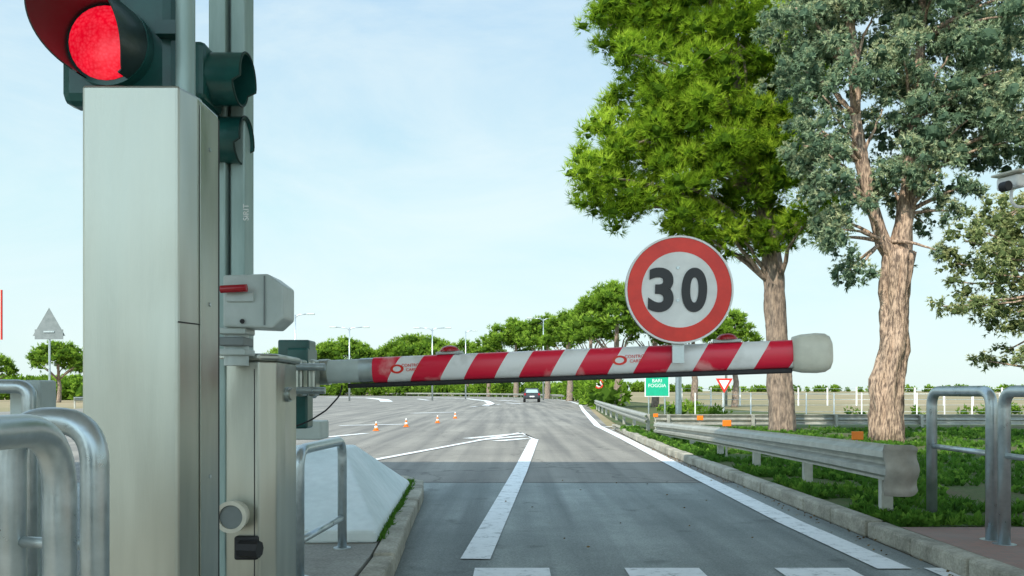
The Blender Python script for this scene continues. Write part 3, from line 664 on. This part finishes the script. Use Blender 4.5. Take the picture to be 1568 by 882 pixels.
box('bracket',(c.x,dS+0.035,c.z-r*0.7),(0.05,0.018,r*1.3),M['galv'],sn)

# ------------------------------------------------------------------ tubular hoops
def hoop(name,a,b,zt,z0,r,mid=None,fr=0.12,midr=None):
    e=empty(name); a=Vector((*a,z0)); b=Vector((*b,z0))
    tube('frame',fillet([a,Vector((a.x,a.y,zt)),Vector((b.x,b.y,zt)),b],fr,10),r,M['galv'],e,seg=24)
    if mid:
        t=(b-a).normalized(); tube('mid_bar',[Vector((a.x,a.y,mid))+t*r*0.6,Vector((b.x,b.y,mid))-t*r*0.6],midr or r*0.7,M['galv'],e,seg=14)
    for i,q in enumerate((a,b)): cyl('foot_%d'%i,q,q+Vector((0,0,0.012)),r*1.9,M['galv'],e)
    return e
hoop('guard_hoop',(-0.852,1.60),(-0.852,0.55),1.18,0.14,0.0295,0.6,0.13)
hoop('guard_hoop',(-0.865,1.76),(-1.06,1.80),1.187,0.14,0.028,0.93,0.09,0.012)
hoop('guard_hoop',(-1.79,3.15),(-2.7,3.15),1.265,0.14,0.026,0.7,0.05)
hoop('guard_hoop',(-1.255,5.0),(-1.19,5.95),0.90,0.14,0.032,0.36,0.12,0.022)
hoop('guard_hoop',(3.56,7.2),(3.57,6.32),1.245,0.13,0.042,0.78,0.13,0.022)
hoop('guard_hoop',(3.56,6.14),(3.57,4.9),1.245,0.13,0.042,0.78,0.13,0.022)
cp=empty('control_post'); box('control_box',(-1.86,3.3,1.15),(0.12,0.12,0.28),M['boxg'],cp,bev=0.01); cyl('stand',(-1.86,3.3,0.14),(-1.86,3.3,1.01),0.03,M['galv'],cp)

# ------------------------------------------------------------------ guard rails (W beam)
WP=[(0.0,0.0),(0.0,0.025),(-0.075,0.06),(-0.08,0.105),(-0.01,0.135),(0.0,0.155),(-0.01,0.175),(-0.08,0.205),(-0.075,0.25),(0.0,0.285),(0.0,0.31)]
def wbeam(name,pts,parent,side=1):
    vs=[];fs=[];n=len(WP); pts=[Vector(p) for p in pts]
    for i,p in enumerate(pts):
        t=(pts[min(i+1,len(pts)-1)]-pts[max(i-1,0)]); t.z=0; t.normalize(); nn=Vector((t.y,-t.x,0))*side
        for (o,z) in WP: vs.append(p+nn*o+Vector((0,0,(z-0.31))))
    for i in range(len(pts)-1):
        for j in range(n-1): fs.append((i*n+j,i*n+j+1,(i+1)*n+j+1,(i+1)*n+j))
    o=meshobj(name,vs,fs,M['rail'],parent); s=o.modifiers.new('s','SOLIDIFY'); s.thickness=0.004
    return o
def guardrail(name,pts,zt_,spacing=2.6,side=1,z0=0.1):
    e=empty(name); P3=[]; pts=[Vector((x,y,0)) for x,y in pts]
    tot=sum((b-a).length for a,b in zip(pts,pts[1:])); s=0
    for i,p in enumerate(pts):
        if i: s+=(p-pts[i-1]).length
        P3.append(Vector((p.x,p.y,zt_[0]+(zt_[1]-zt_[0])*s/tot)))
    wbeam('beam',P3,e,side)
    L=0.4
    while L<tot:
        s=0
        for a,b in zip(P3,P3[1:]):
            l=(b-a).length
            if s+l>=L:
                t=(L-s)/l; q=a.lerp(b,t); tt=(b-a).normalized(); nn=Vector((tt.y,-tt.x,0))*side
                c0=q+nn*0.06
                box('post',(c0.x,c0.y,(q.z-0.03+z0-0.1)/2),(0.08,0.10,q.z-0.03-z0+0.1),M['rail'],e,rot=math.atan2(tt.y,tt.x),bev=0.005)
                break
            s+=l
        L+=spacing
    return e,P3
e,p3=guardrail('guard_rail',[(3.17,7.0),(3.3,9),(3.42,12),(3.5,15),(3.52,18.5),(3.5,20.5)],(0.80,0.50),2.35,side=1)
vs=[];fs=[];ni,nj=16,8
for i in range(ni+1):
    u=i/ni
    for j in range(nj+1):
        v=j/nj*2-1
        hh=0.21*(1-max(0,(u-0.55)/0.45)**3*0.18)
        bulge=0.03*math.cos(v*math.pi*1.5)
        x=3.04+0.28*u; y=6.99-0.13*math.sin(math.pi*(0.15+0.75*u))-bulge
        vs.append((x,y,0.60+hh*v))
for i in range(ni):
    for j in range(nj): q=i*(nj+1)+j; fs.append((q,q+1,q+nj+2,q+nj+1))
o=meshobj('end_terminal',vs,fs,M['railend'],e,smooth=True); s=o.modifiers.new('s','SOLIDIFY'); s.thickness=0.006
off=[(x+0.45,y+1.5) for x,y in EDGE[3:]]
guardrail('guard_rail',[(3.75,23.5),(4.2,33)]+off,(0.62,0.75),4,side=1,z0=0.0)
guardrail('guard_rail',[(4.2,25.0),(9,25.6),(16,25.8),(26,25.6)],(0.55,0.50),2.6,side=1,z0=0.0)
guardrail('guard_rail',[(-31,60),(-37,110),(-61,150),(-108,200)],(0.8,0.8),6,side=-1,z0=0.0)
for i,(px,py,d,s) in enumerate([(1313,667,13.0,0.16),(1113,648,14.2,0.13),(1072,640,18.0,0.12),(1004,636,23,0.12)]):
    e2=empty('orange_reflector'); p=P(px,py,d); box('plate',p,(s*1.1,0.03,s*0.8),M['orange'],e2,bev=0.006); box('stem',(p.x,p.y+0.03,p.z/2),(0.03,0.02,p.z),M['rail'],e2)

vs=[(-2.5,6.1,0.145),(-0.98,6.15,0.145),(-1.17,9.7,0.145),(-2.5,9.7,0.145),
    (-2.5,6.1,0.235),(-0.98,6.15,0.235),(-1.17,9.7,0.215),(-2.5,9.7,0.235),
    (-2.1,7.5,0.72),(-1.50,7.6,0.72),(-1.53,8.3,0.72),(-2.1,8.3,0.72)]
fs=[(0,1,5,4),(1,2,6,5),(2,3,7,6),(3,0,4,7),(4,5,9,8),(5,6,10,9),(6,7,11,10),(7,4,8,11),(8,9,10,11),(0,3,2,1)]
bevel(meshobj('concrete_island_nose',vs,fs,M['mound']),0.02)

def cone(px,py):
    e=empty('traffic_cone'); x,y=G(px,py); h=0.30; q=h/0.46
    box('base',(x,y,0.02),(0.19,0.19,0.02),M['orange'],e,bev=0.006)
    r=[0.075,0.058,0.044,0.03,0.016]; z=[0.03,0.15*q,0.25*q,0.36*q,h]
    for i in range(4): tube('band_%d'%i,[(x,y,z[i]),(x,y,z[i+1])],[r[i],r[i+1]],M['orange'] if i%2==0 else M['white'],e,seg=16)
for c_ in((576,660),(622,654),(670,648),(697,641)): cone(*c_)

def lamp(px,top,d,arm=1.6,double=True):
    e=empty('street_lamp'); x=(px-CX)*d/F; zt=H+(HY-top)*d/F
    tube('post',[(x,d,0),(x,d,zt*0.5),(x,d,zt)],[0.11,0.09,0.06],M['galv'],e,seg=10)
    for s in((-1,1) if double else (1,)):
        tube('arm',fillet([(x,d,zt-0.3),(x+s*0.3,d,zt),(x+s*arm,d,zt+0.08)],0.25,4),0.05,M['galv'],e,seg=8)
        box('head',(x+s*(arm+0.35),d,zt+0.07),(0.8,0.3,0.14),M['boxg'],e,bev=0.04)
lamp(535,502,100);lamp(662,503,105);lamp(452,482,85,1.2,False);lamp(832,488,110,1.4);lamp(713,507,125,1.0,False);lamp(1112,480,70,1.0,False)

def post(e,x,y,z,r=0.03): cyl('post',(x,y,0),(x,y,z),r,M['galv'],e,seg=12)
def tri(name,cx_,cz_,s,y,m,e,inv=False,th=0.01):
    h=s*0.866; k=-1 if inv else 1
    v=[(cx_-s/2,cz_-k*h/3),(cx_+s/2,cz_-k*h/3),(cx_,cz_+k*2*h/3)]
    vs=[(a,yy,b) for yy in(y,y+th) for a,b in v]
    return meshobj(name,vs,[(0,1,2),(3,4,5),(0,1,4,3),(1,2,5,4),(2,0,3,5)],m,e)
e=empty('triangular_sign'); d=24; p=P(75,500,d); tri('plate',p.x,p.z,0.92,d,M['signback'],e); post(e,p.x,d+0.03,p.z+0.3); box('lower_plate',P(75,512,d-0.02),(0.8,0.012,0.28),M['signback'],e); box('clamp',P(75,508,d-0.04),(0.3,0.02,0.04),M['galv'],e)
e=empty('yield_sign'); d=45; p=P(1109,587,d); tri('red_plate',p.x,p.z,0.9,d,M['red'],e,True); tri('white_plate',p.x,p.z,0.56,d-0.01,M['white'],e,True); post(e,p.x,d+0.04,p.z)
e=empty('round_traffic_sign'); d=62; p=P(917,588,d); disc('red',(p.x,p.z),0.34,d,M['red'],e); disc('white',(p.x,p.z),0.24,d-0.008,M['white'],e,th=0.005); post(e,p.x,d+0.04,p.z)
e=empty('highway_direction_sign'); d=42; p=P(1006,590,d); box('border',p,(1.22,0.03,1.14),M['white'],e,bev=0.01); box('panel',(p.x,d-0.022,p.z),(1.12,0.012,1.04),M['signgreen'],e)
text('legend','BARI\nFOGGIA',0.24,M['white'],e,Matrix.Translation((p.x,d-0.032,p.z+0.1))@R,ext=0.001)
for s in(-0.4,0.4): cyl('post',(p.x+s,d+0.05,0),(p.x+s,d+0.05,p.z+0.5),0.04,M['galv'],e,seg=10)
e=empty('warning_sign'); d=14; p=P(-6,482,d); box('plate',p,(0.16,0.02,0.8),M['white'],e); box('red_edge',(p.x+0.09,d,p.z),(0.02,0.03,0.82),M['red'],e); post(e,p.x,d+0.04,p.z+0.3)
e=empty('steel_post'); p=P(1039,575,30); cyl('shaft',(p.x,30,0),(p.x,30,4.4),0.11,M['galv'],e); box('base',(p.x,30,0.08),(0.4,0.4,0.15),M['kerb'],e); disc('sign_back',(p.x,4.0),0.45,29.8,M['signback'],e,th=0.02)

e=empty('wire_fence')
for i in range(26):
    x=8.2+i*1.25; y=38+0.02*i; cyl('post_%d'%i,(x,y,0),(x,y,1.15),0.03,M['white'],e,seg=8)
for z in(0.3,0.6,0.85,1.08): tube('wire',[(8.2,38,z),(40,38.6,z)],0.008,M['galv'],e,seg=5)
e=empty('field_fence')
for i in range(40):
    x=14+i*2.4; y=70; box('post_%d'%i,(x,y,0.75),(0.10,0.10,1.5),M['white'],e)
for z in(0.5,1.0,1.4): tube('wire',[(14,70,z),(110,70,z)],0.012,M['galv'],e,seg=5)

def car(px,y):
    e=empty('driving_car'); x=(px-CX)*y/F
    sp=[(-2.0,0.35),(-2.05,0.6),(-1.98,0.95),(-1.7,1.35),(-1.35,1.48),(-0.2,1.5),(0.6,1.35),(1.15,0.98),(1.9,0.85),(2.1,0.6),(2.1,0.32)]
    vs=[];n=len(sp)
    for s in(-1,1):
        for (a,z) in sp:
            wd=0.88 if z<1.0 else 0.88-0.20*(z-1.0)/0.5; vs.append((x+s*wd,y+a,z))
    fs=[tuple(range(n)),tuple(range(n,2*n))]+[(i,(i+1)%n,n+(i+1)%n,n+i) for i in range(n)]
    bevel(meshobj('body',vs,fs,M['carpaint'],e),0.06,3)
    meshobj('rear_window',[(x-0.66,y-2.03,1.01),(x+0.66,y-2.03,1.01),(x+0.56,y-1.78,1.36),(x-0.56,y-1.78,1.36)],[(0,1,2,3)],M['pole'],e)
    for s in(-1,1):
        box('tail_light',(x+s*0.74,y-2.04,0.85),(0.2,0.08,0.22),M['redlamp'],e,bev=0.02)
        meshobj('side_window',[(x+s*0.89,y-1.5,1.0),(x+s*0.89,y+0.9,1.0),(x+s*0.72,y+0.3,1.4),(x+s*0.72,y-1.3,1.4)],[(0,1,2,3)],M['glass'],e)
        for yy in(-1.3,1.35): cyl('wheel',(x+s*0.66,y+yy,0.31),(x+s*0.89,y+yy,0.31),0.31,M['black'],e)
        box('mirror',(x+s*0.98,y+0.6,1.02),(0.16,0.1,0.12),M['carpaint'],e,bev=0.03)
    box('bumper',(x,y-2.07,0.5),(1.6,0.1,0.22),M['carpaint'],e,bev=0.04)
    box('plate',(x,y-2.13,0.62),(0.5,0.02,0.12),M['white'],e)
car(814,92)

e=empty('cctv_camera'); d=6.6
pp=P(1640,300,d); cyl('pole',(pp.x,d,0.13),(pp.x,d,3.6),0.05,M['galv'],e)
tube('arm',fillet([(pp.x,d,P(0,316,d).z),P(1580,316,d),P(1556,317,d),P(1548,308,d),P(1549,290,d)],0.03,5),0.012,M['white'],e,seg=10)
box('body',P(1549,280,d),(0.10,0.2,0.10),M['white'],e,rot=0.35,bev=0.02)
box('hood',P(1547,266,d-0.02),(0.12,0.25,0.018),M['capw'],e,rot=0.35,bev=0.006)
q=P(1545,284,d-0.12); cyl('lens',q,q+Vector((-0.02,0.06,0)),0.038,M['black'],e)

# toll canopy overhead / booths behind the camera, unseen, added for the steel's reflections
e=empty('toll_canopy')
box('roof',(-8,1.0,7.2),(44,12.0,0.4),M['roofm'],e)
for x in(-1.8,-7.5,-13,9):
    box('column',(x,-3.2,3.5),(0.4,0.4,7.0),M['roofm'],e,bev=0.02)
for x in(-1.95,-7.6,4.6):
    e=empty('reflection_booth'); box('base',(x,-6.0,0.6),(1.2,3.2,1.1),M['booth'],e,bev=0.03); box('glazing',(x,-6.0,1.65),(1.14,3.1,1.0),M['glass'],e); box('roof',(x,-6.0,2.3),(1.5,3.6,0.3),M['white'],e,bev=0.03)
    for sx in(-1,1):
        for sy in(-1,0,1): box('mullion',(x+sx*0.575,-6+sy*1.5,1.65),(0.06,0.08,1.0),M['white'],e)

# ------------------------------------------------------------------ light, sky, camera
EL=40; AZ=207
v=Vector((math.cos(math.radians(EL))*math.sin(math.radians(AZ)),math.cos(math.radians(EL))*math.cos(math.radians(AZ)),math.sin(math.radians(EL))))
w=bpy.data.worlds.new('World'); scene.world=w; w.use_nodes=True; nt=w.node_tree; N=nt.nodes.new; L=nt.links.new
bg=nt.nodes['Background']
sky=N('ShaderNodeTexSky'); sky.sky_type='NISHITA'; sky.sun_disc=False; sky.sun_elevation=math.radians(EL); sky.sun_rotation=math.radians(AZ); sky.air_density=1.0; sky.dust_density=1.0; sky.ozone_density=1.5
tc=N('ShaderNodeTexCoord'); mp=N('ShaderNodeMapping'); mp.inputs['Scale'].default_value=(1.2,1.2,3.5); mp.inputs['Rotation'].default_value=(0.1,0.25,0.3); L(tc.outputs['Generated'],mp.inputs[0])
n=N('ShaderNodeTexNoise'); n.inputs['Scale'].default_value=2.0; n.inputs['Detail'].default_value=9; n.inputs['Roughness'].default_value=0.62; n.inputs['Distortion'].default_value=0.5; L(mp.outputs[0],n.inputs['Vector'])
mr=N('ShaderNodeMapRange'); mr.inputs[1].default_value=0.36; mr.inputs[2].default_value=0.66; mr.inputs[3].default_value=0.0; mr.inputs[4].default_value=0.7; L(n.outputs['Fac'],mr.inputs[0])
s=N('ShaderNodeSeparateXYZ'); L(tc.outputs['Generated'],s.inputs[0])
r=N('ShaderNodeValToRGB'); r.color_ramp.elements[0].position=0.0; r.color_ramp.elements[0].color=(0.78,0.95,0.93,1); r.color_ramp.elements[1].position=0.5; r.color_ramp.elements[1].color=(0.34,0.60,0.90,1)
e_=r.color_ramp.elements.new(0.2); e_.color=(0.66,0.91,0.95,1); L(s.outputs['Z'],r.inputs[0])
cm=N('ShaderNodeMixRGB'); cm.inputs[2].default_value=(0.85,0.98,0.99,1); L(mr.outputs[0],cm.inputs[0]); L(r.outputs[0],cm.inputs[1])
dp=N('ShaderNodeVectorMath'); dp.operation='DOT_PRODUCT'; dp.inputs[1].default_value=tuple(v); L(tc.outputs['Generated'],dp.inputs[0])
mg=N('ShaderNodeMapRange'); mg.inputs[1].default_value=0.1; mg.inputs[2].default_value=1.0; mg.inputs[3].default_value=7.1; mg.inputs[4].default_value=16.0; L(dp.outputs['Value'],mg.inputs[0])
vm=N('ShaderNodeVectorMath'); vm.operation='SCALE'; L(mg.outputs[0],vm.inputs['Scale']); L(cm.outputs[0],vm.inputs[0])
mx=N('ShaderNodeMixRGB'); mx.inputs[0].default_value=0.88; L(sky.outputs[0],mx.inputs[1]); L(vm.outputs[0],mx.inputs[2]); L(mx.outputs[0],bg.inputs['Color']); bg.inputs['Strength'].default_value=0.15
sd=bpy.data.lights.new('sun','SUN'); sd.energy=4.9; sd.angle=math.radians(0.5); sd.color=(1,0.93,0.80)
so=bpy.data.objects.new('sun',sd); COL.objects.link(so)
so.rotation_euler=(-v).to_track_quat('-Z','Y').to_euler(); so.location=(0,-10,20)
cd=bpy.data.cameras.new('camera'); co=bpy.data.objects.new('camera',cd); COL.objects.link(co); scene.camera=co
co.location=(0,0,H); co.rotation_euler=(math.radians(90),0,0); cd.sensor_width=36; cd.lens=F/1568*36; cd.shift_y=(HY-441)/1568; cd.clip_start=0.05; cd.clip_end=5000
scene.view_settings.view_transform='Standard'; scene.view_settings.look='None'; scene.view_settings.exposure=0
